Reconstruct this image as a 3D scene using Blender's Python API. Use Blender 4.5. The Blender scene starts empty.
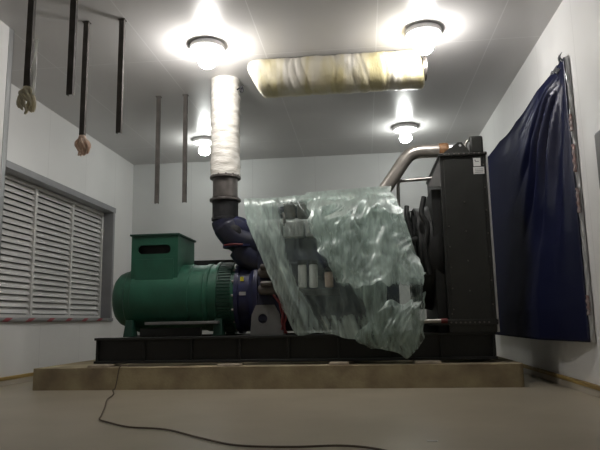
import bpy, bmesh, math, random
from mathutils import Vector, Matrix, noise
C = bpy.context.scene.collection
random.seed(7)

# ------------------------------------------------------------------ helpers
def V(*a): return Vector(a)

class MB:
    """collects shapes into one mesh"""
    def __init__(self): self.bm = bmesh.new()
    def box(self, x0, x1, y0, y1, z0, z1):
        bm = self.bm
        v = [bm.verts.new((x, y, z)) for x in (x0, x1) for y in (y0, y1) for z in (z0, z1)]
        for f in ((0,1,3,2), (4,6,7,5), (0,4,5,1), (2,3,7,6), (0,2,6,4), (1,5,7,3)):
            bm.faces.new([v[i] for i in f])
        return self
    def rings(self, rings, cap=True, closed=False):
        bm = self.bm
        R = [[bm.verts.new(p) for p in r] for r in rings]
        n = len(R[0])
        pairs = list(zip(R, R[1:])) + ([(R[-1], R[0])] if closed else [])
        for a, b in pairs:
            for i in range(n):
                bm.faces.new((a[i], a[(i+1) % n], b[(i+1) % n], b[i]))
        if cap and not closed:
            bm.faces.new(list(reversed(R[0]))); bm.faces.new(R[-1])
        return self
    def lathe(self, p0, axis, prof, seg=32, cap=True):
        a = Vector(axis).normalized()
        s = a.orthogonal().normalized(); t = a.cross(s)
        p0 = Vector(p0)
        return self.rings([[p0 + a*h + (s*math.cos(k*2*math.pi/seg) + t*math.sin(k*2*math.pi/seg))*max(r, 1e-4)
                            for k in range(seg)] for h, r in prof], cap)
    def cyl(self, p0, p1, r0, r1=None, seg=20):
        p0, p1 = Vector(p0), Vector(p1)
        return self.lathe(p0, p1-p0, [(0, r0), ((p1-p0).length, r0 if r1 is None else r1)], seg)
    def tube(self, pts, r, seg=12, closed=False):
        P = [Vector(p) for p in pts]; n = len(P); rings = []; s = None
        for i in range(n):
            d = (P[min(i+1, n-1)] - P[max(i-1, 0)]).normalized()
            s = d.orthogonal().normalized() if s is None else (s - d*s.dot(d)).normalized()
            t = d.cross(s); rr = r[i] if isinstance(r, (list, tuple)) else r
            rings.append([P[i] + (s*math.cos(k*2*math.pi/seg) + t*math.sin(k*2*math.pi/seg))*rr for k in range(seg)])
        return self.rings(rings)
    def plate(self, outer, hole, off):
        """flat outline with an optional hole, extruded by off"""
        bm = self.bm; es = []; vs = []
        for loop in (outer, hole):
            if not loop: continue
            l = [bm.verts.new(p) for p in loop]; vs += l
            es += [bm.edges.new((l[i], l[(i+1) % len(l)])) for i in range(len(l))]
        g = bmesh.ops.triangle_fill(bm, use_beauty=True, edges=es)
        fs = [f for f in g['geom'] if isinstance(f, bmesh.types.BMFace)]
        e = bmesh.ops.extrude_face_region(bm, geom=fs)
        bmesh.ops.translate(bm, vec=Vector(off), verts=[x for x in e['geom'] if isinstance(x, bmesh.types.BMVert)])
        return self
    def grid(self, f, nu, nv):
        bm = self.bm
        g = [[bm.verts.new(f(i/nu, j/nv)) for i in range(nu+1)] for j in range(nv+1)]
        for j in range(nv):
            for i in range(nu):
                bm.faces.new((g[j][i], g[j][i+1], g[j+1][i+1], g[j+1][i]))
        return g
    def build(self, name, mat, parent=None, label=None, bevel=0, ang=38, smooth=True, fix=True):
        bm = self.bm
        if fix: bmesh.ops.recalc_face_normals(bm, faces=bm.faces)
        o0 = org(parent)
        bmesh.ops.translate(bm, vec=-o0, verts=bm.verts)
        me = bpy.data.meshes.new(name); bm.to_mesh(me); bm.free()
        if smooth:
            me.polygons.foreach_set('use_smooth', [True]*len(me.polygons))
            me.set_sharp_from_angle(angle=math.radians(ang))
        me.materials.append(mat)
        o = bpy.data.objects.new(name, me); C.objects.link(o)
        o.parent = parent
        if label: o['label'] = label
        if bevel:
            b = o.modifiers.new('bevel', 'BEVEL'); b.width = bevel; b.segments = 2
            b.limit_method = 'ANGLE'; b.angle_limit = math.radians(40)
        return o

def org(o):
    r = Vector((0, 0, 0))
    while o: r += o.location; o = o.parent
    return r
def tag(o, label, cat, group=None, kind=None):
    o['label'] = label; o['category'] = cat
    if group: o['group'] = group
    if kind: o['kind'] = kind
    return o
def thing(name, loc, label, cat, group=None, kind=None):
    o = bpy.data.objects.new(name, None); C.objects.link(o); o.location = loc
    return tag(o, label, cat, group, kind)
def struct(o): o['kind'] = 'structure'; return o
def dup(root, delta, label=None):
    def cp(o, par):
        c = o.copy(); C.objects.link(c); c.parent = par
        for ch in [x for x in bpy.data.objects if x.parent is o]: cp(ch, c)
        return c
    r = cp(root, None); r.location = root.location + Vector(delta)
    if label: r['label'] = label
    return r
def dup_part(o, delta, parent=None):
    c = o.copy(); C.objects.link(c); c.parent = parent or o.parent; c.location = o.location + Vector(delta)
    return c
def smooth_path(pts, k=6):
    P = [Vector(p) for p in pts]; out = []
    for i in range(len(P)-1):
        a, b, c, d = P[max(i-1, 0)], P[i], P[i+1], P[min(i+2, len(P)-1)]
        for j in range(k):
            t = j/k
            out.append(0.5*((2*b) + (c-a)*t + (2*a-5*b+4*c-d)*t*t + (3*b-a-3*c+d)*t**3))
    out.append(P[-1]); return out
def circle(cx, cz, r, y, n=20, sx=1):
    return [(cx + sx*r*math.cos(2*math.pi*k/n), y, cz + r*math.sin(2*math.pi*k/n)) for k in range(n)]

# ------------------------------------------------------------------ materials
def mat(name, col, rough=.5, metal=0, bump=0, bscale=20, vary=0, vscale=3, spec=.5, col2=None, stretch=(1,1,1), lo=.35, hi=.65, coat=0):
    m = bpy.data.materials.new(name); m.use_nodes = True
    nt = m.node_tree; N = nt.nodes; L = nt.links; b = N['Principled BSDF']
    b.inputs['Base Color'].default_value = (*col, 1); b.inputs['Roughness'].default_value = rough
    b.inputs['Metallic'].default_value = metal; b.inputs['Specular IOR Level'].default_value = spec
    b.inputs['Coat Weight'].default_value = coat
    tc = N.new('ShaderNodeTexCoord'); mp = N.new('ShaderNodeMapping'); mp.inputs['Scale'].default_value = stretch
    L.new(tc.outputs['Object'], mp.inputs['Vector'])
    if col2 or vary:
        n = N.new('ShaderNodeTexNoise'); n.inputs['Scale'].default_value = vscale; n.inputs['Detail'].default_value = 5
        r = N.new('ShaderNodeValToRGB'); r.color_ramp.elements[0].position = lo; r.color_ramp.elements[1].position = hi
        c2 = col2 or tuple(c*(1-vary) for c in col)
        r.color_ramp.elements[0].color = (*c2, 1); r.color_ramp.elements[1].color = (*col, 1)
        L.new(mp.outputs['Vector'], n.inputs['Vector']); L.new(n.outputs['Fac'], r.inputs['Fac'])
        L.new(r.outputs['Color'], b.inputs['Base Color'])
    if bump:
        n = N.new('ShaderNodeTexNoise'); n.inputs['Scale'].default_value = bscale; n.inputs['Detail'].default_value = 6
        u = N.new('ShaderNodeBump'); u.inputs['Strength'].default_value = bump; u.inputs['Distance'].default_value = .02
        L.new(mp.outputs['Vector'], n.inputs['Vector']); L.new(n.outputs['Fac'], u.inputs['Height']); L.new(u.outputs['Normal'], b.inputs['Normal'])
    return m

def panel_mat(name, col, rough, axes, seam_col, width=.008, spec=.5, vary=.05, bump=0):
    """painted sandwich panel with thin joints; axes = [(axis index, pitch, offset), ...]"""
    m = mat(name, col, rough, vary=vary, vscale=1.2, spec=spec, bump=bump, bscale=1.5)
    nt = m.node_tree; N = nt.nodes; L = nt.links; b = N['Principled BSDF']
    tc = N.new('ShaderNodeTexCoord'); sp = N.new('ShaderNodeSeparateXYZ'); L.new(tc.outputs['Object'], sp.inputs[0])
    last = None
    for ax, pitch, off in axes:
        a = N.new('ShaderNodeMath'); a.operation = 'SUBTRACT'; L.new(sp.outputs[ax], a.inputs[0]); a.inputs[1].default_value = off
        w = N.new('ShaderNodeMath'); w.operation = 'PINGPONG'; L.new(a.outputs[0], w.inputs[0]); w.inputs[1].default_value = pitch/2
        c = N.new('ShaderNodeMath'); c.operation = 'LESS_THAN'; L.new(w.outputs[0], c.inputs[0]); c.inputs[1].default_value = width
        if last:
            x = N.new('ShaderNodeMath'); x.operation = 'MAXIMUM'; L.new(last.outputs[0], x.inputs[0]); L.new(c.outputs[0], x.inputs[1]); last = x
        else: last = c
    mx = N.new('ShaderNodeMix'); mx.data_type = 'RGBA'
    src = b.inputs['Base Color'].links[0].from_socket
    L.new(last.outputs[0], mx.inputs[0]); L.new(src, mx.inputs[6]); mx.inputs[7].default_value = (*seam_col, 1)
    L.new(mx.outputs[2], b.inputs['Base Color'])
    return m

def sheet_mat(name, col, trans, gloss, rough, bump):
    """plastic sheeting: diffuse, some light let through, a thin sheen"""
    m = bpy.data.materials.new(name); m.use_nodes = True
    nt = m.node_tree; N = nt.nodes; L = nt.links
    N.remove(N['Principled BSDF']); out = N['Material Output']
    d = N.new('ShaderNodeBsdfDiffuse'); t = N.new('ShaderNodeBsdfTranslucent'); g = N.new('ShaderNodeBsdfGlossy')
    d.inputs[0].default_value = t.inputs[0].default_value = (*col, 1); g.inputs[0].default_value = (.9,.9,.95,1); g.inputs['Roughness'].default_value = rough
    tc = N.new('ShaderNodeTexCoord'); n = N.new('ShaderNodeTexNoise'); n.inputs['Scale'].default_value = 7; n.inputs['Detail'].default_value = 5
    L.new(tc.outputs['Object'], n.inputs['Vector'])
    u = N.new('ShaderNodeBump'); u.inputs['Strength'].default_value = bump; u.inputs['Distance'].default_value = .02; L.new(n.outputs['Fac'], u.inputs['Height'])
    for x in (d, g): L.new(u.outputs[0], x.inputs['Normal'])
    a = N.new('ShaderNodeMixShader'); a.inputs[0].default_value = trans; L.new(d.outputs[0], a.inputs[1]); L.new(t.outputs[0], a.inputs[2])
    b = N.new('ShaderNodeMixShader'); b.inputs[0].default_value = gloss; L.new(a.outputs[0], b.inputs[1]); L.new(g.outputs[0], b.inputs[2])
    L.new(b.outputs[0], out.inputs[0])
    return m

M = {}
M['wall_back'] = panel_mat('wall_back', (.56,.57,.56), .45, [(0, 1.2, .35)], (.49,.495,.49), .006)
M['wall_side'] = panel_mat('wall_side', (.77,.765,.755), .45, [(1, 1.15, 5.56)], (.66,.655,.645), .006)  # same white panels as the back wall, lightened in place of missing light
M['ceiling'] = panel_mat('ceiling', (.50,.49,.483), .30, [(0, 1.28, -1.05), (1, 3.4, 6.5)], (.60,.595,.59), .006, spec=.6)
M['floor'] = mat('floor', (.41,.365,.28), .33, col2=(.35,.31,.235), vscale=1.3, bump=.06, bscale=3)
M['plinth'] = mat('plinth', (.41,.345,.215), .85, col2=(.22,.17,.11), vscale=3.2, bump=.25, bscale=35, lo=.30, hi=.62)
M['pad'] = mat('pad', (.42,.35,.26), .85, vary=.3, vscale=8, bump=.2)
M['black'] = mat('black_paint', (.009,.010,.009), .6, vary=.3, vscale=4)
M['radblack'] = mat('radiator_paint', (.022,.023,.020), .45, vary=.25, vscale=5)
M['green'] = mat('green_paint', (.013,.10,.058), .48, col2=(.010,.075,.044), vscale=4)
M['green_dark'] = mat('green_grille', (.006,.045,.028), .55)
M['blue'] = mat('blue_paint', (.012,.016,.075), .5, col2=(.008,.010,.04), vscale=7)
M['navy'] = mat('engine_paint', (.012,.014,.045), .45, col2=(.008,.009,.022), vscale=6)
M['soot'] = mat('cast_iron', (.007,.007,.009), .65, bump=.15, bscale=40)
M['steel'] = mat('steel', (.45,.43,.40), .32, metal=1, vary=.3, vscale=9)
M['pipe_steel'] = mat('pipe_steel', (.60,.56,.51), .33, metal=.75, vary=.25, vscale=6)
M['dull_steel'] = mat('dull_steel', (.17,.155,.145), .5, metal=.8, vary=.3, vscale=10)
M['grey_paint'] = mat('grey_paint', (.17,.17,.165), .55, vary=.2, vscale=6)
M['alu'] = mat('aluminium', (.55,.55,.54), .4, metal=.6, vary=.2)
M['bar'] = mat('bar_paint', (.105,.096,.088), .7, spec=.2, vary=.3, vscale=6)
M['red'] = mat('red', (.14,.014,.016), .6)
M['orange'] = mat('rust_clamp', (.30,.16,.07), .5, col2=(.18,.085,.035), vscale=20)
M['white'] = mat('white_paper', (.62,.62,.60), .6)
M['ink'] = mat('label_ink', (.12,.12,.13), .6)
M['yellow'] = mat('yellow', (.62,.55,.02), .5)
M['louvre'] = mat('louvre_white', (.66,.65,.63), .45, vary=.06)
M['grey_trim'] = mat('grey_trim', (.27,.27,.28), .45, vary=.15)
M['dark_gap'] = mat('dark_gap', (.03,.03,.03), .7)
M['foil'] = mat('foil_trim', (.55,.56,.57), .30, metal=.75, bump=.5, bscale=9)
M['wood_strip'] = mat('wood_strip', (.42,.29,.09), .6, col2=(.24,.16,.06), vscale=3, stretch=(1,.5,8))
M['skirt'] = mat('skirting', (.50,.45,.37), .6, vary=.15)
M['wrap'] = mat('pipe_wrap', (.78,.76,.71), .6, col2=(.62,.59,.53), vscale=9, stretch=(1,1,4), bump=.5, bscale=14)
M['rag'] = sheet_mat('rag', (.80,.76,.63), .45, .0, .6, .3)
M['rag_pink'] = sheet_mat('rag_pink', (.80,.66,.56), .45, .0, .6, .3)
M['pinkish'] = mat('pinkish_paint', (.50,.38,.32), .6)
M['cord'] = mat('cord', (.10,.075,.05), .6)
M['clear_strip'] = sheet_mat('plastic_strip', (.85,.85,.82), .55, .10, .2, .1)
M['tarp'] = sheet_mat('tarp', (.009,.011,.034), 0, .038, .30, .18)
M['torn'] = mat('torn_edge', (.04,.042,.05), .35)
M['pinktape'] = mat('torn_tape', (.36,.31,.30), .6, col2=(.26,.14,.13), vscale=14)
M['ceramic'] = mat('lamp_canopy', (.85,.84,.83), .5)

def muffler_mat():
    m = mat('wrapped_wool', (.66,.63,.52), .28, coat=.35, bump=.25, bscale=16, stretch=(2.5,1,1))
    nt = m.node_tree; N = nt.nodes; L = nt.links; b = N['Principled BSDF']
    tc = N.new('ShaderNodeTexCoord'); mp = N.new('ShaderNodeMapping'); mp.inputs['Scale'].default_value = (2.2, .6, .6)
    n = N.new('ShaderNodeTexNoise'); n.inputs['Scale'].default_value = 1.5; n.inputs['Detail'].default_value = 3; n.inputs['Distortion'].default_value = .6
    r = N.new('ShaderNodeValToRGB'); e = r.color_ramp.elements
    e[0].position = .40; e[0].color = (.64,.61,.54,1); e[1].position = .60; e[1].color = (.52,.46,.26,1)
    L.new(tc.outputs['Object'], mp.inputs[0]); L.new(mp.outputs[0], n.inputs['Vector']); L.new(n.outputs['Fac'], r.inputs[0]); L.new(r.outputs[0], b.inputs['Base Color'])
    return m
M['muffler'] = muffler_mat()

def tape_mat():
    m = mat('warning_tape', (.6,.58,.55), .4)
    nt = m.node_tree; N = nt.nodes; L = nt.links; b = N['Principled BSDF']
    tc = N.new('ShaderNodeTexCoord'); sp = N.new('ShaderNodeSeparateXYZ'); L.new(tc.outputs['Object'], sp.inputs[0])
    a = N.new('ShaderNodeMath'); a.operation = 'MULTIPLY_ADD'; L.new(sp.outputs[2], a.inputs[0]); a.inputs[1].default_value = -2.2; L.new(sp.outputs[1], a.inputs[2])
    w = N.new('ShaderNodeMath'); w.operation = 'WRAP'; L.new(a.outputs[0], w.inputs[0]); w.inputs[1].default_value = .52; w.inputs[2].default_value = 0
    c = N.new('ShaderNodeMath'); c.operation = 'LESS_THAN'; L.new(w.outputs[0], c.inputs[0]); c.inputs[1].default_value = .15
    mx = N.new('ShaderNodeMix'); mx.data_type = 'RGBA'; L.new(c.outputs[0], mx.inputs[0])
    mx.inputs[6].default_value = (.25,.25,.25,1); mx.inputs[7].default_value = (.26,.035,.045,1); L.new(mx.outputs[2], b.inputs['Base Color'])
    return m
M['warning'] = tape_mat()

def film_mat():
    m = bpy.data.materials.new('polythene_film'); m.use_nodes = True
    nt = m.node_tree; N = nt.nodes; L = nt.links
    for n in list(N): N.remove(n)
    out = N.new('ShaderNodeOutputMaterial')
    tr = N.new('ShaderNodeBsdfTransparent'); tr.inputs[0].default_value = (.93,.97,.95,1)
    df = N.new('ShaderNodeBsdfDiffuse'); df.inputs[0].default_value = (.49,.60,.55,1)
    tl = N.new('ShaderNodeBsdfTranslucent'); tl.inputs[0].default_value = (.49,.60,.55,1)
    gl = N.new('ShaderNodeBsdfGlossy'); gl.inputs['Roughness'].default_value = .38; gl.inputs[0].default_value = (.9,.95,.93,1)
    mx1 = N.new('ShaderNodeMixShader'); mx1.inputs[0].default_value = .30; L.new(df.outputs[0], mx1.inputs[1]); L.new(tl.outputs[0], mx1.inputs[2])
    at = N.new('ShaderNodeAttribute'); at.attribute_name = 'layers_shade'
    tc = N.new('ShaderNodeTexCoord'); mp = N.new('ShaderNodeMapping'); mp.inputs['Scale'].default_value = (3.2,1,.7); mp.inputs['Rotation'].default_value = (0,.38,0)
    ns = N.new('ShaderNodeTexNoise'); ns.inputs['Scale'].default_value = 4.5; ns.inputs['Detail'].default_value = 5; ns.inputs['Distortion'].default_value = 1.2
    L.new(tc.outputs['Object'], mp.inputs[0]); L.new(mp.outputs[0], ns.inputs['Vector'])
    mr = N.new('ShaderNodeMapRange'); mr.inputs[1].default_value = .3; mr.inputs[2].default_value = .7; mr.inputs[3].default_value = .52; mr.inputs[4].default_value = 1.35
    L.new(ns.outputs['Fac'], mr.inputs[0])
    mu = N.new('ShaderNodeMath'); mu.operation = 'MULTIPLY'; mu.use_clamp = True; L.new(at.outputs['Fac'], mu.inputs[0]); L.new(mr.outputs[0], mu.inputs[1])
    mx2 = N.new('ShaderNodeMixShader'); L.new(mu.outputs[0], mx2.inputs[0]); L.new(tr.outputs[0], mx2.inputs[1]); L.new(mx1.outputs[0], mx2.inputs[2])
    fr = N.new('ShaderNodeFresnel'); fr.inputs[0].default_value = 1.42
    bn = N.new('ShaderNodeTexNoise'); bn.inputs['Scale'].default_value = 13; bn.inputs['Detail'].default_value = 4; L.new(mp.outputs[0], bn.inputs['Vector'])
    bu = N.new('ShaderNodeBump'); bu.inputs['Strength'].default_value = .28; bu.inputs['Distance'].default_value = .02; L.new(bn.outputs['Fac'], bu.inputs['Height'])
    for s in (df, tl, gl, fr): L.new(bu.outputs[0], s.inputs['Normal'])
    fm = N.new('ShaderNodeMath'); fm.operation = 'MULTIPLY'; L.new(fr.outputs[0], fm.inputs[0]); fm.inputs[1].default_value = .38
    mx3 = N.new('ShaderNodeMixShader'); L.new(fm.outputs[0], mx3.inputs[0]); L.new(mx2.outputs[0], mx3.inputs[1]); L.new(gl.outputs[0], mx3.inputs[2])
    L.new(mx3.outputs[0], out.inputs[0])
    return m
M['film'] = film_mat()

def emit(name, col, s):
    m = bpy.data.materials.new(name); m.use_nodes = True; b = m.node_tree.nodes['Principled BSDF']
    b.inputs['Base Color'].default_value = (.8,.8,.8,1)
    b.inputs['Emission Color'].default_value = (*col, 1); b.inputs['Emission Strength'].default_value = s
    return m
LAMP = 215.0
M['bulb'] = emit('lamp_glass', (1.0,.965,.93), LAMP)
M['bulb_right'] = emit('right_lamp_glass', (1.0,.97,.94), LAMP*.74)
M['bulb_weak'] = emit('weak_lamp_glass', (.97,1.0,.96), LAMP*.40)

# ------------------------------------------------------------------ room shell
XL, XJ, XR, YJ, YB, YF, ZC = -4.42, -3.59, 2.05, 5.56, 11.0, -2.0, 3.8
struct(MB().box(XL-.45, XR+.2, YF, YB+.2, -.15, 0).build('floor', M['floor'], smooth=False))
struct(MB().box(XL-.45, XR+.2, YF, YB+.2, ZC, ZC+.12).build('ceiling', M['ceiling'], smooth=False))
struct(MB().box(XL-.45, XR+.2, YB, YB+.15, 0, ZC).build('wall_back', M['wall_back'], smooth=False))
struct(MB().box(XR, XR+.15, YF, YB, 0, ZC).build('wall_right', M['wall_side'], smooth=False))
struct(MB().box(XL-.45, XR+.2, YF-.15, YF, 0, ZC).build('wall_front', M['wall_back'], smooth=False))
struct(MB().box(XL-.45, XJ, YF, YJ, 0, ZC).build('wall_left_near', M['wall_side'], smooth=False))
WY0, WY1, WZ0, WZ1 = 6.80, 10.12, .82, 2.69
struct(MB().box(XL-.3, XL, YJ, WY0, 0, ZC).box(XL-.3, XL, WY1, YB, 0, ZC).box(XL-.3, XL, WY0, WY1, 0, WZ0)
       .box(XL-.3, XL, WY0, WY1, WZ1, ZC).build('wall_left', M['wall_side'], smooth=False))
# louvred window, set back in the wall
w = bpy.data.objects.new('window_1', None); C.objects.link(w); w.location = (XL-.2, (WY0+WY1)/2, WZ0); w['kind'] = 'structure'
e = .012
MB().box(XL-.28, XL+.02, WY0-.03, WY1+.07, WZ1-.002, WZ1+.09).build('head_trim', M['grey_trim'], w, 'grey head trim', .004)
MB().box(XL-.22, XL+.012, WY1-.012, WY1+.06, WZ0, WZ1).build('side_trim', M['grey_trim'], w, 'grey side trim', .004)
MB().box(XL-.22, XL+.012, WY0-.06, WY0+.012, WZ0, WZ1).build('side_trim', M['grey_trim'], w, 'grey side trim', .004)
MB().box(XL-.28, XL+.03, WY0-.03, WY1+.07, WZ0-.05, WZ0+.004).build('sill', M['grey_trim'], w, 'grey sill', .004)
MB().box(XL-.295, XL-.285, WY0, WY1, WZ0, WZ1).build('back_panel', M['dark_gap'], w, 'dark backing behind the slats')
fr = MB()
fw = .055
for y in (WY0+.015, WY0+1.07, WY0+2.16, WY1-.015-fw): fr.box(XL-.225, XL-.165, y, y+fw, WZ0+.005, WZ1-.005)
fr.box(XL-.224, XL-.166, WY0+.015, WY1-.015, WZ0+.005, WZ0+.05).box(XL-.224, XL-.166, WY0+.015, WY1-.015, WZ1-.05, WZ1-.005)
fr.build('window_frame', M['louvre'], w, 'white frame with two mullions', .004)
sl = MB(); ns = 21
for k in range(ns):
    z = WZ0 + .055 + (WZ1-WZ0-.11)*(k+.5)/ns
    # tilted blade: outer edge lower
    a = [(XL-.234, z+.040), (XL-.226, z+.044), (XL-.183, z-.022), (XL-.183, z-.034), (XL-.190, z-.034)]
    sl.rings([[(x, y, zz) for x, zz in a] for y in (WY0+.03, WY1-.03)])
sl.build('slats', M['louvre'], w, smooth=False)
# skirting with a wooden strip on top
for nm, x0, x1, y0, y1 in (('baseboard_left', XL, XL+.03, YJ, YB), ('baseboard_right', XR-.03, XR, YF, YB)):
    b = struct(MB().box(x0, x1, y0, y1, 0, .065).build(nm, M['skirt'], bevel=.004))
    MB().box(min(x0, x0-.008 if x0 > 0 else x0), max(x1, x1+.008 if x0 < 0 else x1), y0, y1, .065, .105).build('top_strip', M['wood_strip'], b, 'yellow-brown wooden strip', .004)
struct(MB().box(XJ-.02, XJ+.006, YJ-.07, YJ+.004, 0, ZC).box(XJ-.06, XJ+.006, YJ-.002, YJ+.006, 0, ZC).build('trim_1', M['foil'], smooth=False))

# warning tape on the sill edge
tp = MB()
def tapef(u, v):
    y = WY0-.1 + u*(WY1-WY0-.05)
    return (XL+.036+.004*math.sin(u*37), y, WZ0-.052+.052*(1-v)+.004*math.sin(u*21+v))
tp.grid(tapef, 80, 2)
t = tp.build('warning_tape', M['warning'])
tag(t, 'red and white warning tape along the grey sill under the louvred window', 'tape')
sd = t.modifiers.new('thick', 'SOLIDIFY'); sd.thickness = .002; sd.offset = 1

# ------------------------------------------------------------------ concrete plinth and packing pads
PX0, PX1, PY0, PY1, PZ = -3.74, 1.62, 6.55, 8.60, .24
p = MB(); n = 40
r = .06
outl = [(PX0, PY0), (PX1-r, PY0)] + [(PX1-r+r*math.sin(a*math.pi/10), PY0+r-r*math.cos(a*math.pi/10)) for a in range(1, 6)] + [(PX1, PY1), (PX0, PY1)]
p.plate([(x, y, 0) for x, y in outl], None, (0, 0, PZ))
tag(p.build('concrete_plinth', M['plinth'], bevel=.012), 'long stained tan concrete plinth under the whole generator set', 'plinth')
pads = ((-3.13, -2.88, .028, .10, 'packing pad at the left end under the black base rail, nearest the cord'),
        (-1.64, -1.38, .022, .08, 'thin packing pad under the base rail, below the green alternator'),
        (-.41, -.19, .030, .08, 'packing pad under the base rail, below the middle of the engine'),
        (.50, .79, .030, .12, 'wide packing pad at the right under the lower tail of the plastic sheet'))
for x0, x1, h, d, lb in pads:
    m = MB(); k = .012
    ring = lambda z, i: [(x0+i+.01*random.random(), PY0+.03+i, z), (x1-i, PY0+.035+i, z), (x1-i-.012*random.random(), PY0+.30-i, z), (x0+i, PY0+.30-i, z)]
    m.rings([ring(PZ, 0), ring(PZ+h*.7, .002), ring(PZ+h, .012)])
    tag(m.build('packing_pad', M['pad'], bevel=.004), 'flat tan '+lb, 'pad', 'packing pads under the base rail')

# ------------------------------------------------------------------ generator set
G = thing('diesel_generator', (-.85, 7.45, .27), 'large diesel generator set with green alternator, dark engine and tall black radiator', 'generator')
YC = 7.45
BZ0, BZ1 = .272, .562
def rail(y0, y1, open_front):
    m = MB(); x0, x1 = -3.13, 1.40
    m.box(x0, x1, y0, y1, BZ1-.028, BZ1).box(x0, x1, y0, y1, BZ0, BZ0+.028)
    yw = (y0+.05, y0+.075) if open_front else (y1-.075, y1-.05)
    m.box(x0, x1, *yw, BZ0+.027, BZ1-.027)
    for i in range(9):
        x = x0 + .02 + i*(x1-x0-.06)/8
        m.box(x, x+.02, y0+.012, y1-.012, BZ0+.027, BZ1-.027)
    return m.build('base_rail', M['black'], G, bevel=.004)
rail(6.75, 6.93, True); rail(7.97, 8.15, False)
for x in (-3.0, -1.6, -.2, 1.25):
    MB().box(x, x+.12, 6.93, 7.97, BZ0+.05, BZ1-.01).build('cross_member', M['black'], G, bevel=.004)
# alternator
AZ = 1.03
alt = MB().lathe((-2.95, YC, AZ), (1,0,0), [(0,.36), (.02,.385), (.10,.40), (.11,.422), (.82,.422), (.83,.41), (1.0,.41), (1.01,.422), (1.06,.422), (1.07,.41),
      (1.17,.41), (1.18,.422), (1.39,.422), (1.40,.41)], 56).build('alternator', M['green'], G)
MB().lathe((-3.14, YC, AZ), (1,0,0), [(0,.17), (.010,.23), (.03,.285), (.07,.325), (.13,.350), (.20,.358)], 48).build('end_bell', M['green'], alt, bevel=.004)
MB().lathe((-3.165, YC, AZ), (1,0,0), [(0,.05), (.01,.10), (.03,.11)], 24).build('bearing_cap', M['green'], alt)
# vent band: slotted ring
m = MB()
for k in range(64):
    a = 2*math.pi*k/64
    c, s = math.cos(a), math.sin(a); c2, s2 = math.cos(a+.055), math.sin(a+.055)
    m.rings([[(x, YC+rr*cc, AZ+rr*ss) for rr, cc, ss in ((.412,c,s), (.438,c,s), (.438,c2,s2), (.412,c2,s2))] for x in (-1.76, -1.60)])
m.build('vent_grille', M['green_dark'], alt, 'dark slotted cooling grille', smooth=False)
MB().lathe((-1.80, YC, AZ), (1,0,0), [(0,.412), (0,.445), (.03,.445), (.03,.412)], 48, cap=False).build('grille_ring', M['green'], alt)
# ribs low on the alternator and feet
MB().box(-2.62, -1.72, 6.98, 7.06, .70, .735).build('side_rib', M['grey_paint'], alt, 'pale worn side rib', .006)
for x in (-2.90, -1.80):
    for y in (7.02, 7.70):
        MB().rings([[(x, y, BZ1), (x+.12, y, BZ1), (x+.12, y+.18, BZ1), (x, y+.18, BZ1)], [(x+.02, y+.03, .76), (x+.10, y+.03, .76), (x+.10, y+.15, .76), (x+.02, y+.15, .76)]]).build('foot', M['green_dark'], alt, bevel=.006)
MB().box(-2.70, -1.95, 7.04, 7.12, BZ1+.0005, .66).build('mount_beam', M['black'], alt, bevel=.006)
# terminal box with a rounded slot
TX0, TX1, TY0, TY1, TZ0, TZ1 = -2.85, -2.26, 7.10, 7.82, 1.13, 1.79
def slot(x0, x1, z0, z1, y, n=8):
    r = (z1-z0)/2; cz = (z0+z1)/2
    return [(x1-r+r*math.cos(a), y, cz+r*math.sin(a)) for a in [(-.5+k/n)*math.pi for k in range(n+1)]] + \
           [(x0+r+r*math.cos(a), y, cz+r*math.sin(a)) for a in [(.5+k/n)*math.pi for k in range(n+1)]]
tb = MB()
tb.plate([(TX0,TY0,TZ0), (TX1,TY0,TZ0), (TX1,TY0,TZ1), (TX0,TY0,TZ1)], slot(-2.77, -2.35, 1.565, 1.675, TY0), (0,.02,0))
tb.box(TX0, TX0+.02, TY0+.02, TY1, TZ0, TZ1).box(TX1-.02, TX1, TY0+.02, TY1, TZ0, TZ1).box(TX0+.02, TX1-.02, TY1-.02, TY1, TZ0, TZ1)
tbo = tb.build('terminal_box', M['green'], G, smooth=False)
MB().box(TX0-.02, TX1+.02, TY0-.02, TY1+.02, TZ1, TZ1+.025).build('lid', M['green_dark'], tbo, 'darker green lid', .005)
MB().box(TX0+.03, TX1-.03, TY0+.08, TY0+.10, TZ0, TZ1-.01).build('inner_plate', M['black'], tbo, 'black plate behind the slot')
MB().box(TX0+.05, TX1-.05, TY0-.012, TY0-.0005, 1.19, 1.50).build('front_cover', M['green'], tbo, bevel=.004)
MB().box(-2.2, -1.52, 7.60, 7.98, 1.44, 1.52).build('top_cover', M['black'], alt, 'black flat cover behind the terminal box', .006)
# flywheel housing
fh = MB().lathe((-1.55, YC, AZ), (1,0,0), [(0,.455), (.05,.455), (.051,.43), (.18,.43), (.24,.48), (.29,.48)], 48).build('flywheel_housing', M['blue'], G)
for k in range(16):
    a = 2*math.pi*k/16
    y, z = YC+.440*math.cos(a), AZ+.440*math.sin(a)
    MB().lathe((-1.575, y, z), (1,0,0), [(0,.013), (.03,.013)], 6).build('bolt', M['steel'], fh, smooth=False)
MB().box(-1.47, -1.43, 7.045, 7.053, 1.20, 1.25).build('sticker', M['yellow'], fh, 'small yellow sticker')
MB().box(-1.48, -1.40, 7.015, 7.022, 1.03, 1.07).build('plate', M['alu'], fh, 'small silver plate')
# support bracket with a hole
br = MB().plate([(-1.34,6.97,BZ1), (-.94,6.97,BZ1), (-.99,6.97,.80), (-1.05,6.97,.91), (-1.27,6.97,.91), (-1.32,6.97,.80)], circle(-1.19,.75,.055,6.97), (0,.025,0))
br.box(-1.34, -.94, 6.995, 7.14, BZ1, BZ1+.02)
br.build('engine_bracket', M['grey_paint'], G, 'grey mounting bracket with a round hole', .003)
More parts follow.
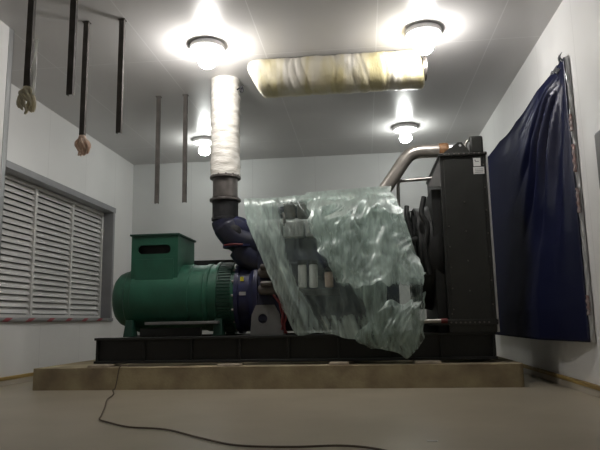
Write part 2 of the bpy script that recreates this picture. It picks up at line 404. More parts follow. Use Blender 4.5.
# starters
for z in (1.29, 1.09):
    s = MB().lathe((-1.24, 6.97, z), (1,0,0), [(0,.035), (.03,.062), (.10,.07), (.24,.07), (.26,.06), (.34,.055), (.36,.03)], 24).build('starter_motor', M['dull_steel'], G, 'dull metal starter motor')
    MB().lathe((-1.20, 6.90, z+.06), (1,0,0), [(0,.02), (.01,.034), (.13,.034), (.14,.018), (.17,.018)], 16).build('solenoid', M['dull_steel'], s, None)
for k, (pts) in enumerate(([(-1.03,6.88,1.20), (-.98,6.86,1.05), (-.97,6.87,.9), (-.93,6.88,.72), (-.92,6.90,.58)], [(-1.05,6.90,1.02), (-1.0,6.87,.96), (-.93,6.86,.85), (-.95,6.87,.70), (-.90,6.9,.58)], [(-.97,6.9,.98), (-.90,6.87,.90), (-.90,6.87,.76), (-.96,6.9,.62)])):
    MB().tube(smooth_path(pts), .013, 8).build('battery_cable', M['red'], G, 'red cable')
# engine block
eb = MB()
def prof(scale=1): return [(6.98,.72), (6.98,1.06), (7.03,1.16), (7.03,1.52), (7.10,1.70), (7.26,1.78), (7.64,1.78), (7.80,1.70), (7.87,1.52), (7.87,1.16), (7.92,1.06), (7.92,.72), (7.78,.60), (7.12,.60)]
eb.rings([[(x, y, z) for y, z in prof()] for x in (-1.26, .40)])
blk = eb.build('engine_block', M['navy'], G, bevel=.01)
for i in range(6):
    x = -1.15 + i*.26
    MB().box(x, x+.20, 6.985, 7.03, 1.20, 1.40).build('side_cover', M['navy'], blk, bevel=.012)
# cylinder heads with pale finned rocker covers, both banks
for y0, y1, sg in ((6.98, 7.28, 1), (7.62, 7.92, -1)):
    for i in range(6):
        x = -1.20 + i*.265
        h = MB().box(x, x+.235, y0, y1, 1.70, 1.90)
        ho = h.build('cylinder_head', M['alu'] if sg > 0 else M['navy'], G, 'pale cylinder head cover' if sg > 0 else None, .012)
        if sg > 0:
            f = MB()
            for k in range(5): f.box(x+.02+k*.045, x+.035+k*.045, y0-.018, y0-.0005, 1.73, 1.87)
            f.build('fins', M['alu'], ho)
# manifold, air filter housings and pipes along the top
MB().tube([(-1.2,7.14,2.03), (.40,7.14,2.03)], .075, 20).build('intake_manifold', M['navy'], G)
for x in (-.86, -.70): MB().lathe((x, 7.03, 1.93), (0,0,1), [(0,.06), (.02,.07), (.16,.07), (.18,.045), (.215,.045)], 20).build('fuel_filter_head', M['dull_steel'], G, 'dull metal filter housing')
MB().tube(smooth_path([(-.95,7.10,2.125), (-.8,7.08,2.13), (-.60,7.08,2.135), (-.5,7.10,2.125)]), .014, 10).build('fuel_pipe', M['steel'], G, 'bright thin pipe')
for i in range(4):
    x = -.95+i*.36
    MB().tube(smooth_path([(x,7.06,2.0), (x+.02,6.99,1.98), (x+.03,6.97,1.9), (x+.03,7.0,1.84)]), .018, 10).build('injector_pipe', M['dull_steel'], G)
# spin-on filters
for x, c, h in ((-.71, M['white'], .27), (-.58, M['white'], .27), (-.40, M['pinkish'], .18)):
    f = MB().lathe((x, 6.91, 1.09), (0,0,1), [(0,.03), (.01,.05), (h-.02,.05), (h,.045)], 24).build('oil_filter', c, G, 'white spin-on filter' if h > .2 else 'short pinkish filter')
    MB().lathe((x, 6.91, 1.09+h), (0,0,1), [(0,.055), (.05,.055)], 20).build('filter_head', M['soot'], f)
MB().box(-.80, -.28, 6.88, 6.976, 1.00, 1.08).build('filter_bracket', M['soot'], G, bevel=.006)
# turbo outlet elbow
TBX = -1.69
MB().lathe((TBX,7.2,1.965), (0,0,1), [(0,.172), (.03,.172), (.035,.16), (.20,.16), (.24,.165)], 32).build('exhaust_elbow', M['soot'], G, 'sooty exhaust elbow')
MB().tube(smooth_path([(TBX,7.2,1.965), (TBX+.02,7.2,1.90), (TBX+.10,7.2,1.79), (TBX+.24,7.2,1.69), (TBX+.42,7.22,1.64)], 8), [.172]*9+[.178]*24, 24).build('elbow_casing', M['navy'], G, 'dark blue lower elbow')
tu = MB().lathe((-1.54, 7.06, 1.80), (0,1,0), [(0,.08), (.02,.17), (.08,.205), (.16,.205), (.22,.17), (.26,.10)], 32).build('turbocharger', M['blue'], G, 'dark blue turbo housing')
MB().lathe((-1.54, 7.03, 1.80), (0,1,0), [(0,.07), (.01,.085), (.03,.085)], 24).build('inlet_ring', M['soot'], tu)
MB().lathe((-1.50, 7.18, 1.615), (0,0,1), [(0,.21), (.03,.21)], 32).build('turbo_flange', M['blue'], G)
MB().tube(smooth_path([(-1.48,7.18,1.615), (-1.40,7.18,1.52), (-1.24,7.2,1.45), (-1.0,7.2,1.45)]), [.17]*7+[.16]*12, 24).build('turbo_duct', M['navy'], G)
MB().tube(smooth_path([(-1.65,7.0,1.63), (-1.55,6.96,1.635), (-1.42,6.96,1.63)]), .012, 8).build('oil_pipe', M['red'], G, 'reddish pipe')
# fan shroud, fan and drive
sh = MB().lathe((.62, YC, 1.45), (1,0,0), [(0,.60), (.02,.62), (.12,.62), (.28,.66)], 48, cap=False)
sh = sh.build('fan_shroud', M['black'], G); so = sh.modifiers.new('t', 'SOLIDIFY'); so.thickness = .012
MB().box(.60, .905, 7.0, 7.95, .5625, .66).build('radiator_support', M['black'], G, bevel=.005)
MB().box(.80, .905, 6.84, 8.06, .562, 2.18).build('shroud_panel', M['black'], G, bevel=.006)
MB().lathe((.40, YC, 1.45), (1,0,0), [(0,.07), (.15,.07), (.16,.12), (.20,.12), (.22,.08), (.28,.08)], 24).build('fan_hub', M['dull_steel'], G)
for k in range(8):
    a = 2*math.pi*k/8
    m = MB()
    c = Vector((.67, YC, 1.45)); d = Vector((0, math.cos(a), math.sin(a))); t_ = Vector((0, -math.sin(a), math.cos(a)))
    m.rings([[c+d*rr+t_*w_+Vector((w_*.45+tt, 0, 0)) for w_, tt in ((-.07,-.004), (.07,-.004), (.07,.004), (-.07,.004))] for rr in (.07, .3, .55)])
    m.build('fan_blade', M['black'], G, bevel=.002)
gu = MB()
for rr in (.15, .3, .45, .585):
    P = [(.595, YC+rr*math.cos(2*math.pi*k/40), 1.45+rr*math.sin(2*math.pi*k/40)) for k in range(41)]
    gu.tube(P, .006, 6)
for k in range(8):
    a = math.pi*k/8; gu.tube([(.595, YC-.6*math.cos(a), 1.45-.6*math.sin(a)), (.595, YC+.6*math.cos(a), 1.45+.6*math.sin(a))], .005, 6)
gu.build('fan_guard', M['black'], G)
# hoses and belts in front of the shroud
MB().tube(smooth_path([(.42,6.98,1.62), (.56,6.93,1.60), (.70,6.90,1.63), (.80,6.90,1.62)]), .045, 14).build('water_hose', M['black'], G)
MB().tube(smooth_path([(.53,7.0,2.02), (.52,6.95,1.9), (.55,6.93,1.72), (.60,6.93,1.5), (.62,6.92,1.2), (.60,6.9,.9)]), .028, 12).build('water_hose', M['black'], G)
MB().tube(smooth_path([(.72,6.86,2.10), (.68,6.83,1.9), (.74,6.82,1.75), (.70,6.82,1.5), (.73,6.82,1.2)]), .03, 12).build('cable_loom', M['black'], G)
MB().lathe((.565, 6.90, 1.44), (0,0,1), [(0,.02), (.03,.03), (.09,.03), (.11,.018)], 14).build('sensor', M['steel'], G, 'bright sensor body')
# radiator
RX0, RX1, RY0, RY1, RZ0, RZ1 = .905, 1.415, 6.75, 8.14, .562, 2.555
rad = MB().box(RX0, RX1, RY0, RY1, RZ0, RZ1).build('radiator', M['radblack'], G, bevel=.006)
MB().box(RX0+.04, RX1-.045, RY0-.012, RY0-.0005, RZ0+.12, RZ1-.06).build('side_sheet', M['radblack'], rad, bevel=.003)
MB().box(RX0-.012, RX1+.01, RY0-.03, RY1+.03, RZ1-.02, RZ1+.012).build('top_flange', M['radblack'], rad, bevel=.003)
MB().box(RX0-.2, RX1+.02, RY0-.02, RY1, .64, .70).build('lower_ledge', M['radblack'], rad, bevel=.004)
MB().box(RX1+.001, RX1+.020, RY0-.02, RY0+.02, RZ0, RZ1+.01).build('edge_strip', M['alu'], rad, 'bright metal edge strip')
MB().box(1.255, 1.405, 6.77, 8.08, RZ1+.012, 2.775).build('header_tank', M['radblack'], rad, bevel=.022)
gp = MB().plate([(.93,6.76,RZ1+.012), (1.24,6.76,RZ1+.012), (1.24,6.76,RZ1+.035), (1.165,6.76,2.70), (1.12,6.76,2.70)], circle(1.145,2.665,.016,6.76,12), (0,.012,0))
gp.build('lifting_lug', M['radblack'], rad, 'triangular lifting lug with a hole')
MB().tube(smooth_path([(1.225,6.85,2.60), (1.22,6.84,2.68), (1.24,6.84,2.73), (1.265,6.84,2.735)]), .016, 10).build('overflow_pipe', M['steel'], rad, 'small bright overflow pipe')
MB().plate([(.76,6.78,2.20), (.905,6.78,2.20), (.905,6.78,2.50)], None, (0,.02,0)).build('shroud_gusset', M['grey_paint'], rad, 'grey sloping gusset')
b0 = MB().lathe((.945, RY0-.0125, RZ0+.2), (0,-1,0), [(0,.0085), (.008,.0075), (.011,.003)], 10).build('bolt', M['dull_steel'], rad, 'small dull bolt head')
pos = [(.965, 1.96-.23*k) for k in range(1, 6)] + [(1.15, 2.0-.33*k) for k in range(0, 4)] + [(1.385, 2.42-.26*k) for k in range(7)]
for x, z in pos: dup_part(b0, (x-.945, 0, z-(RZ0+.2)))
b1 = MB().lathe((.95, RY0-.0305, RZ1-.004), (0,-1,0), [(0,.010), (.010,.010), (.013,.004)], 8).build('bolt', M['dull_steel'], rad, 'small dull bolt head')
for k in range(1, 9): dup_part(b1, (k*.056, 0, 0))
for k in range(9): dup_part(b1, (k*.05-.02, .010, .672-RZ1))
lb = MB().box(1.275, 1.355, RY0-.016, RY0-.0125, 2.405, 2.50).build('label', M['white'], rad, 'white label')
MB().box(1.295, 1.335, RY0-.0175, RY0-.0165, 2.455, 2.462).build('print_line', M['ink'], lb)
MB().box(1.29, 1.30, RY0-.0175, RY0-.0165, 2.465, 2.48).build('print_line', M['ink'], lb)
lb = MB().box(1.27, 1.39, RY0-.016, RY0-.0125, 2.315, 2.395).build('label', M['white'], rad, 'white label with printed lines')
for k in range(3): MB().box(1.285, 1.375, RY0-.0175, RY0-.0165, 2.332+k*.018, 2.337+k*.018).build('print_line', M['ink'], lb)
# coolant pipe
cp = MB().tube(smooth_path([(.22,7.2,2.16), (.30,7.2,2.29), (.43,7.2,2.47), (.55,7.2,2.64), (.63,7.2,2.71), (.74,7.2,2.735), (.88,7.2,2.735), (1.08,7.2,2.735), (1.26,7.2,2.735)], 6), .082, 28).build('coolant_pipe', M['pipe_steel'], G, 'wide bright steel coolant pipe')
MB().lathe((.96,7.2,2.735), (1,0,0), [(0,.083), (.005,.090), (.035,.088), (.06,.092), (.10,.090), (.11,.083)], 28).build('hose_clamp', M['orange'], cp, 'orange-brown hose joint')
MB().lathe((1.08,7.2,2.735), (1,0,0), [(0,.083), (.004,.085), (.15,.086), (.17,.083)], 28).build('foil_sleeve', M['foil'], cp, 'crinkled foil sleeve')
MB().tube(smooth_path([(.45,7.3,1.75), (.455,7.3,2.2), (.46,7.3,2.36), (.49,7.3,2.40), (.56,7.3,2.405), (.92,7.3,2.42)], 6), .022, 12).build('vent_pipe', M['steel'], G, 'thin bright vent pipe')
lp = MB().tube(smooth_path([(.525,6.70,.95), (.525,6.70,.80), (.535,6.70,.735), (.58,6.70,.692), (.66,6.70,.688), (.82,6.70,.69)], 6), .022, 14).build('drain_pipe', M['steel'], G, 'bright bent drain pipe')
MB().lathe((.815,6.70,.69), (1,0,0), [(0,.027), (.07,.027)], 16).build('pipe_plug', M['red'], lp, 'dark red plug')

# ------------------------------------------------------------------ exhaust riser
EX = thing('exhaust_pipe', (TBX, 7.2, 2.21), 'vertical exhaust pipe wrapped in white insulation, rising from the engine to the ceiling', 'pipe')
m = MB(); rings = []
for j in range(60):
    z = 2.53 + (ZC-.002-2.53)*j/59
    rings.append([Vector((TBX+rr*math.cos(a), 7.2+rr*math.sin(a), z)) for a, rr in
        [(2*math.pi*k/48, .185 + .010*noise.noise(Vector((math.cos(2*math.pi*k/48)*1.6, math.sin(2*math.pi*k/48)*1.6, z*16))) + .004*math.sin(z*62+k*2*math.pi/48)) for k in range(48)]])
m.rings(rings); m.build('insulation_wrap', M['wrap'], EX, 'white wound insulation', ang=60)
bel = [(0,.150)] + [(.03+.012*k, .150+(.008 if k % 2 else 0)) for k in range(20)] + [(.29,.150)]
MB().lathe((TBX,7.2,2.225), (0,0,1), bel, 36).build('bellows', M['dull_steel'], EX, 'dull metal bellows section', ang=70)
for z in (2.206, 2.495):
    fl = MB().lathe((TBX,7.2,z), (0,0,1), [(0,.195), (.028,.195)], 40).build('flange', M['dull_steel'], EX, 'bolted pipe flange', .004)
    for k in range(12):
        a = 2*math.pi*(k+.5)/12
        MB().lathe((TBX+.175*math.cos(a), 7.2+.175*math.sin(a), z+.028), (0,0,1), [(0,.012), (.014,.012)], 6).build('bolt', M['dull_steel'], fl, smooth=False)
MB().tube(smooth_path([(-1.51,7.08,3.62), (-1.46,7.05,3.635), (-1.43,7.04,3.60), (-1.44,7.04,3.57), (-1.47,7.05,3.60), (-1.42,7.04,3.66)]), .010, 8).build('tie_wire', M['soot'], EX, 'twisted wire end')

# ------------------------------------------------------------------ wrapped silencer under the ceiling
SX0, SX1, SYc, SZc, SR = -1.215, .745, 6.64, 3.555, .228
SI = thing('silencer', ((SX0+SX1)/2, SYc, SZc), 'horizontal silencer wrapped in yellow wool and clear plastic under the ceiling', 'silencer')
m = MB(); rings = []
bands = [-1.22, -.74, -.66, -.58, -.24, -.02, .10, .30, .36, .46]
for i in range(120):
    u = i/119; x = SX0 + (SX1-SX0)*u
    cap = min(1, (.62 + .38*math.sqrt(min(1, u/.03)))) * min(1, (.8 + .2*math.sqrt(min(1, (1-u)/.02))))
    ring = []
    for k in range(56):
        a = 2*math.pi*k/56
        # rounded-square section
        q = (abs(math.cos(a))**2.3 + abs(math.sin(a))**2.3)**(-1/2.3)
        rr = SR*cap*(.96*q)
        for b in bands:
            rr -= .007*math.exp(-((x-b-.03*math.sin(a*1.5+b*9))/.012)**2)
        rr += .010*noise.noise(Vector((x*9, math.cos(a)*1.3, math.sin(a)*1.3+x)))
        ring.append((x + .03*math.cos(a+1.2)*(1 if u > .1 else 2.2), SYc + rr*math.cos(a), SZc + rr*math.sin(a)))
    rings.append(ring)
m.rings(rings); m.build('plastic_wrapping', M['muffler'], SI, 'yellow wool under clear plastic', ang=70)
MB().lathe((.752, SYc-.03, 3.55), (1,0,0), [(0,.12), (.02,.12), (.021,.14), (.04,.14)], 28).build('outlet_flange', M['dull_steel'], SI, 'dark outlet flange')
for x in (-.9, .45):
    MB().cyl((x, SYc, SZc+.15), (x, SYc, ZC-.001), .012, None, 10).build('hanger_rod', M['dull_steel'], SI)

# ------------------------------------------------------------------ ceiling lamps
LAMPS = [(-1.66, 6.18, 'bright round ceiling lamp in front of the wrapped exhaust pipe'), (.73, 6.17, 'bright round ceiling lamp beside the end of the wrapped silencer'),
         (.75, 9.46, 'round ceiling lamp at the back above the bent coolant pipe'), (-2.62, 9.62, 'round ceiling lamp at the back half hidden by the exhaust pipe, beyond the hanging bars')]
L0 = thing('ceiling_lamp', (LAMPS[0][0], LAMPS[0][1], ZC), LAMPS[0][2], 'lamp', 'round ceiling lamps')
x, y = LAMPS[0][:2]
MB().lathe((x, y, ZC), (0,0,-1), [(0,.175), (.008,.19), (.052,.195), (.062,.185), (.066,.07)], 40).build('canopy', M['ceramic'], L0, 'grey round canopy')
MB().lathe((x, y, ZC-.066), (0,0,-1), [(0,.05), (.05,.045)], 24).build('socket', M['ceramic'], L0)
MB().lathe((x, y, ZC-.112), (0,0,-1), [(0,.040), (.025,.07), (.06,.095), (.09,.10), (.12,.09), (.145,.065), (.16,.03)], 24).build('bulb', M['bulb'], L0, 'glowing white bulb')
for lx, ly, lb_ in LAMPS[1:]:
    r_ = dup(L0, (lx-x, ly-y, 0), lb_)
    if 1:      # the lamps differ in strength, weakest at the back
        for ch in bpy.data.objects:
            if ch.parent is r_ and ch.name.startswith('bulb'):
                ch.material_slots[0].link = 'OBJECT'; ch.material_slots[0].material = M['bulb_weak' if ly > 8 else 'bulb_right']

# ------------------------------------------------------------------ hanging bars (cable-tray hangers)
def bar(x, y, zb, lb_):
    b = thing('hanging_bar', (x, y, ZC), lb_, 'bar', 'bars hanging from the ceiling')
    w_, d_, t_ = .026, .020, .005
    m = MB()
    sec = [(-w_,-d_), (w_,-d_), (w_,d_), (w_-t_,d_), (w_-t_,-d_+t_), (-w_+t_,-d_+t_), (-w_+t_,d_), (-w_,d_)]
    R_ = [[m.bm.verts.new((x+a, y+c, z)) for a, c in sec] for z in (zb, ZC-.008)]
    for i in range(8): m.bm.faces.new((R_[0][i], R_[0][(i+1) % 8], R_[1][(i+1) % 8], R_[1][i]))
    for r_ in R_:
        m.bm.faces.new([r_[i] for i in (0,1,4,5)]); m.bm.faces.new([r_[i] for i in (1,2,3,4)]); m.bm.faces.new([r_[i] for i in (0,5,6,7)])
    m.build('channel', M['bar'], b, smooth=False)
    MB().box(x-.036, x+.036, y-.03, y+.03, ZC-.008, ZC-.0005).build('fixing_plate', M['bar'], b)
    return b
bar(-2.75, 4.5, 2.70, 'dark hanging bar with a frayed tan rag on its end and a shiny strip alongside')
bar(-2.37, 4.5, 2.60, 'dark hanging bar in the nearest pair, bare ended, its top out of view')
bar(-2.75, 5.5, 2.59, 'dark hanging bar in the middle pair, with a pinkish rag on its end')
bar(-2.37, 5.5, 2.59, 'dark hanging bar in the middle pair, bare ended')
bar(-2.72, 7.6, 2.30, 'dark hanging bar in the farthest pair, farther from the exhaust pipe')
bar(-2.34, 7.6, 2.30, 'dark hanging bar in the farthest pair, next to the exhaust pipe')
def rag(x, y, z, m_, lb_, seed, drop):
    rnd = random.Random(seed); m = MB()
    m.lathe((x, y, z-.052), (0,0,1), [(0,.030), (.015,.038), (.035,.036), (.050,.030)], 12)
    for k in range(22):
        a = rnd.random()*6.28; l = drop*(.45+.6*rnd.random()); s_ = .015+.045*rnd.random()
        p0 = V(x+.018*math.cos(a), y+.018*math.sin(a), z-.03)
        m.tube(smooth_path([p0, p0+V(s_*math.cos(a)*.8, s_*math.sin(a)*.8, -l*.35), p0+V(s_*math.cos(a+.6), s_*math.sin(a+.6), -l*.7), p0+V(s_*.8*math.cos(a+1.4), s_*.8*math.sin(a+1.4), -l)], 4),
               [.013]*4+[.015]*4+[.012]*4+[.006], 6)
    tag(m.build('rag', m_), lb_, 'rag')
rag(-2.75, 4.5, 2.699, M['rag'], 'frayed tan rag tied to the end of the bar nearest the left wall', 3, .19)
rag(-2.75, 5.5, 2.589, M['rag_pink'], 'frayed pinkish rag tied to the end of a middle bar', 5, .17)
m = MB()
m.grid(lambda u, v: (-2.712+.036*u+.006*math.sin(v*7+u), 4.50+.012*math.sin(u*3+v*9), 3.12-.50*v), 4, 24)
o = m.build('plastic_strip', M['clear_strip']); so = o.modifiers.new('t', 'SOLIDIFY'); so.thickness = .002
tag(o, 'shiny whitish plastic strip hanging beside the bar nearest the left wall', 'plastic strip')

# ------------------------------------------------------------------ tarpaulin on the right wall
TYn, TYf, TZb, TZt = 5.72, 9.60, .48, 3.20
def tarpf(u, v):
    # u: near edge (0) to far edge (1); v: top (0) to bottom (1)
    y = TYn + (TYf-TYn)*u; z = TZt + (TZb-TZt)*v + .02*math.sin(u*9)*(1-v)
    if v < .02: z -= .02*abs(math.sin(u*13))
    d = math.hypot(u*3.88, v*2.72)
    ang = math.atan2(v*2.72, u*3.88+1e-6)
    e_ = min(1, u*9)*min(1, (1-u)*9)*min(1, v*9)*min(1, (1-v)*9)
    fold = math.exp(-((d-.85)/.85)**2)*.075*(abs(math.sin(ang*11+.4))**.7*1.3+.5*math.sin(ang*27+1)-.6)
    soft = .035*noise.noise(Vector((y*.9, z*.9, 3))) + .012*noise.noise(Vector((y*3, z*3, 8)))
    return (XR - .045 - .22*v*v*min(1, u*5) - (.05*e_ + (fold+soft)*min(1, e_*2)), y, z)
m = MB(); m.grid(tarpf, 130, 100)
tarp = m.build('tarpaulin', M['tarp'], ang=180); so = tarp.modifiers.new('t', 'SOLIDIFY'); so.thickness = .003
tag(tarp, 'dark blue plastic tarpaulin covering the big opening in the right wall', 'tarpaulin')
m = MB()
m.grid(lambda u, v: (XR-.008-.035*u-.004*math.sin(v*90)*u, TYn-.028+.033*u+.008*noise.noise(Vector((0, v*30, u*3))), TZb+(TZt+.0-TZb)*v), 5, 120)
o = m.build('edge_tape', M['foil'], tarp, 'crinkled silver edge tape'); so = o.modifiers.new('t', 'SOLIDIFY'); so.thickness = .002
for z0, z1, s_ in ((2.05,2.32,1), (1.66,1.9,2), (2.45,2.62,3), (.72,.9,4)):
    m = MB(); m.grid(lambda u, v: (XR-.03-.02*u-.004*math.sin(v*20), TYn-.022+.022*u+.010*noise.noise(Vector((s_, v*9, u*4))), z0+(z1-z0)*v), 3, 20)
    o = m.build('torn_tape', M['pinktape'], tarp, 'torn pinkish tape'); so = o.modifiers.new('t', 'SOLIDIFY'); so.thickness = .002
m = MB(); m.grid(lambda u, v: (XR-.05-.02*math.sin(u*9+v*5), TYn+.02+.36*u, TZt-.01+.03*noise.noise(Vector((u*9, v*5, 1)))+.07*(1-u)*(1-v)-.08*v-.02*u), 16, 8)
o = m.build('torn_corner', M['torn'], tarp, 'torn dark corner flap'); so = o.modifiers.new('t', 'SOLIDIFY'); so.thickness = .003

# electric box just inside the frame on the right wall
B = thing('electrical_box', (XR, 4.88, 1.74), 'grey electrical box on the right wall at the edge of the view', 'electrical box')
MB().box(XR-.05, XR, 4.60, 5.16, 1.74, 2.25).build('back_box', M['grey_trim'], B, bevel=.006)
MB().box(XR-.062, XR-.0505, 4.62, 5.14, 1.76, 2.23).build('cover', M['grey_paint'], B, bevel=.004)

# ------------------------------------------------------------------ cord on the floor
pts = [(-2.71,6.535,.262), (-2.735,6.532,.20), (-2.75,6.530,.10), (-2.765,6.52,.02), (-2.75,6.43,.010), (-2.62,6.15,.010), (-2.55,5.95,.010), (-2.47,5.65,.010), (-2.25,5.10,.010), (-2.09,4.68,.010), (-2.02,4.50,.010), (-1.88,4.36,.010), (-1.66,4.18,.010), (-1.37,4.09,.010), (-1.05,3.80,.010), (-.77,3.58,.010), (-.45,3.54,.010), (-.17,3.58,.010), (.03,3.50,.010), (.18,3.30,.010), (.25,3.0,.010)]
o = MB().tube(smooth_path([(-2.66,6.62,.255)] + pts, 6), .0065, 8).build('cord', M['cord'])
tag(o, 'thin dark cord running from the plinth across the beige floor', 'cord')
o = MB().rings([[(.335,3.755,.0005), (.40,3.745,.0005), (.405,3.775,.0005), (.34,3.785,.0005)], [(.338,3.757,.004), (.398,3.748,.006), (.402,3.772,.005), (.343,3.782,.004)]]).build('fleck', M['clear_strip'])  # tiny thin white slab, glossy, resting on the floor
tag(o, 'tiny shiny white scrap lying on the floor in the foreground', 'fleck')

# ------------------------------------------------------------------ plastic sheet over the engine
SA = [[(-1.45,7.6,2.24), (-1.01,7.6,2.24), (-.54,7.5,2.24), (-.08,7.2,2.25), (.30,7.08,2.25)],
[(-1.41,7.02,2.19), (-.94,7.02,2.19), (-.52,7.02,2.20), (-.07,7.02,2.22), (.33,7.02,2.24)],
[(-1.35,6.88,1.89), (-.87,6.88,1.87), (-.43,6.88,1.86), (0,6.88,1.93), (.47,6.88,1.92)],
[(-1.22,6.82,1.55), (-.78,6.80,1.51), (-.32,6.80,1.52), (.11,6.82,1.56), (.57,6.82,1.50)],
[(-1.07,6.78,1.21), (-.70,6.76,1.16), (-.27,6.76,1.19), (.18,6.76,1.21), (.66,6.76,1.19)],
[(-.94,6.74,.90), (-.60,6.70,.86), (-.20,6.68,.87), (.20,6.67,.87), (.60,6.65,.87)],
[(-.81,6.71,.63), (-.50,6.67,.65), (-.20,6.65,.58), (.16,6.64,.47), (.56,6.63,.51)],
[(-.75,6.70,.565), (-.46,6.66,.575), (-.15,6.64,.505), (.28,6.63,.38), (.55,6.62,.40)]]
SB = [[(-.67,7.10,2.26), (-.40,7.09,2.27), (-.13,7.08,2.28), (.13,7.07,2.29), (.34,7.06,2.29)],
[(-.61,6.82,1.94), (-.31,6.82,1.96), (-.08,6.80,1.95), (.19,6.80,1.99), (.46,6.82,1.92)],
[(-.55,6.75,1.65), (-.28,6.72,1.67), (-.03,6.70,1.67), (.28,6.71,1.70), (.54,6.74,1.56)],
[(-.42,6.69,1.39), (-.20,6.65,1.39), (.05,6.62,1.40), (.37,6.62,1.41), (.62,6.66,1.34)],
[(-.29,6.68,1.17), (-.13,6.60,1.09), (.09,6.52,1.07), (.39,6.52,1.11), (.69,6.56,1.16)]]
SC = [[(-.04,6.69,1.14), (.03,6.67,1.12), (.11,6.66,1.11), (.18,6.67,1.11), (.25,6.69,1.11)],
[(-.01,6.67,.93), (.06,6.64,.92), (.13,6.62,.93), (.19,6.64,.92), (.25,6.67,.93)],
[(.01,6.65,.76), (.06,6.62,.75), (.13,6.60,.74), (.19,6.62,.73), (.26,6.65,.73)],
[(-.06,6.63,.59), (.02,6.62,.56), (.11,6.60,.55), (.22,6.61,.55), (.30,6.63,.57)]]
SD = [[(.14,6.66,.84), (.28,6.64,.93), (.41,6.62,.87), (.52,6.62,.94), (.66,6.64,1.01)],
[(.01,6.63,.66), (.21,6.59,.73), (.37,6.55,.69), (.51,6.55,.79), (.63,6.60,.72)],
[(-.13,6.62,.52), (.10,6.58,.51), (.34,6.54,.55), (.48,6.53,.60), (.61,6.58,.54)],
[(-.05,6.63,.45), (.15,6.61,.41), (.33,6.59,.37), (.43,6.58,.30), (.56,6.59,.43)]]
THIN = [(-1.01,2.13), (-.64,2.12), (-.58,1.78), (-.38,1.38), (-.27,1.14), (-.1,1.09), (-.01,.94), (.03,.74), (-.23,.74), (-.49,.74), (-.68,.95), (-.84,1.36), (-.96,1.71)]
def cr(P, t):
    n_ = len(P)-1; s_ = min(int(t*n_), n_-1); f = t*n_ - s_
    a, b, c, d = P[max(s_-1, 0)], P[s_], P[s_+1], P[min(s_+2, n_)]
    return 0.5*((2*b) + (c-a)*f + (2*a-5*b+4*c-d)*f*f + (3*b-a-3*c+d)*f**3)
def inside_dist(px, pz):
    """signed distance to the THIN outline, positive inside"""
    ins = False; dm = 9
    for i in range(len(THIN)):
        (x1, z1), (x2, z2) = THIN[i], THIN[(i+1) % len(THIN)]
        if (z1 > pz) != (z2 > pz) and px < (x2-x1)*(pz-z1)/(z2-z1)+x1: ins = not ins
        l2 = (x2-x1)**2+(z2-z1)**2; t_ = max(0, min(1, ((px-x1)*(x2-x1)+(pz-z1)*(z2-z1))/l2))
        dm = min(dm, math.hypot(px-x1-t_*(x2-x1), pz-z1-t_*(z2-z1)))
    return dm if ins else -dm
film = MB(); dens = []
def layer(T, nu, nv, seed, amp, dfun, ragged, tilt, crumple=.2, zf=1, warp=.05):
    T = [[Vector(p_) for p_ in r_] for r_ in T]
    def f(u, v):
        P = cr([cr(r_, u) for r_ in T], v)
        x, y, z = P
        ax = x + tilt*z    # folds run down the slope of the drape
        wx, wz = noise.noise(Vector((x*3, z*3, seed+20)))*warp, noise.noise(Vector((x*3, z*3, seed+31)))*warp
        ax += wx; zz = (z+wz)*zf
        n1 = abs(noise.noise(Vector((ax*4.0, zz*.7, seed)))); n2 = abs(noise.noise(Vector((ax*11, zz*1.3, seed+5)))); n4 = abs(noise.noise(Vector((ax*26, zz*2.6, seed+3))))
        n3 = noise.noise(Vector((x*7, z*7, seed+9)))
        ridge = (1-2.4*n1)*.55 + (1-2.4*n2)*.22 + (1-2.4*n4)*.09 + n3*crumple
        ed = min(1, v*6)
        P = P + Vector((0, -amp*ridge*ed, .3*amp*n3*ed))
        if v > .9: P.z += ragged*noise.noise(Vector((x*8, seed, 2)))*(v-.9)*10
        if u < .06 or u > .94: P.x += ragged*.6*noise.noise(Vector((seed, z*9, 4)))
        P.y = min(P.y, y+.015)
        streak = (1-2.4*n2)*.5 + (1-2.4*n4)*.5
        dens.append(max(.03, min(.95, dfun(P, u, v)*(1+.55*(ridge-.2)) + .18*(streak-.25))))
        return P
    film.grid(f, nu, nv)
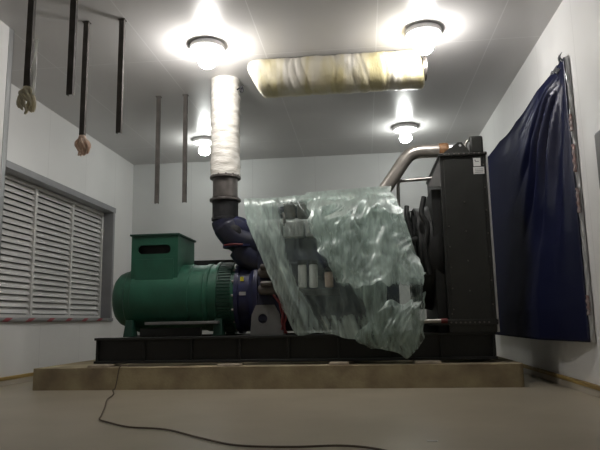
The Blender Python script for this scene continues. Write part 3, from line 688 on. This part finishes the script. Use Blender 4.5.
def dA(P, u, v):
    d = inside_dist(P.x, P.z)
    t_ = max(0, min(1, (d+.05)/.11))
    side = max(0, min(1, (P.x-.16)/.05))*max(0, min(1, (1.12-P.z)/.05))*max(0, min(1, (P.z-.78)/.08))
    low = max(0, min(1, (1.15-P.z)/.5))  # film made clearer lower down, standing in for shade there
    return (.66-.16*low)*(1-t_)*(1-.78*side) + .12*t_
layer(SA, 150, 120, 1.3, .045, dA, .02, .42)
layer(SB, 120, 110, 7.7, .05, lambda P, u, v: .50+.24*math.exp(-((u-.68+.1*v)/.07)**2)-.18*math.exp(-((u-.86+.05*v)/.09)**2)*min(1, v*3)-.16*math.exp(-((u-.50)/.06)**2)*(1-v)+.10*max(0, v-.85)*6, .09, -.18, .35, 3.2, .16)
layer(SC, 24, 36, 4.2, .025, lambda P, u, v: .55, .02, 0)
layer(SD, 80, 70, 9.1, .045, lambda P, u, v: .36, .05, -.3, .5, 3.5, .14)  # bottom bunch kept less opaque to imitate the shade low down
fo = film.build('plastic_sheet', M['film'], ang=180, fix=False)
at = fo.data.attributes.new('layers_shade', 'FLOAT', 'POINT'); at.data.foreach_set('value', dens)  # film layering plus the shade put in towards the bottom
tag(fo, 'crumpled translucent greenish plastic sheet draped over the engine', 'plastic sheet')

# ------------------------------------------------------------------ camera, world, view
cam = bpy.data.cameras.new('camera'); co = bpy.data.objects.new('camera', cam); C.objects.link(co)
rt, up, fwd = Vector((.99405648,.10733724,-.01817769)), Vector((.03480421,-.15512649,.98728134)), Vector((-.10315221,.98204607,.15794028))
up = (-fwd).cross(rt)
co.matrix_world = Matrix(((rt.x, up.x, -fwd.x, 0), (rt.y, up.y, -fwd.y, 0), (rt.z, up.z, -fwd.z, .72), (0, 0, 0, 1)))
cam.sensor_width = 36; cam.sensor_fit = 'HORIZONTAL'; cam.lens = 597.8*36/600; cam.clip_start = .05
sc = bpy.context.scene; sc.camera = co
wd = bpy.data.worlds.new('world'); sc.world = wd; wd.use_nodes = True
wd.node_tree.nodes['Background'].inputs[0].default_value = (.5,.5,.5,1); wd.node_tree.nodes['Background'].inputs[1].default_value = .02
vs = sc.view_settings; vs.view_transform = 'Standard'; vs.look = 'None'; vs.gamma = 1; vs.use_curve_mapping = False; vs.exposure = 0.0
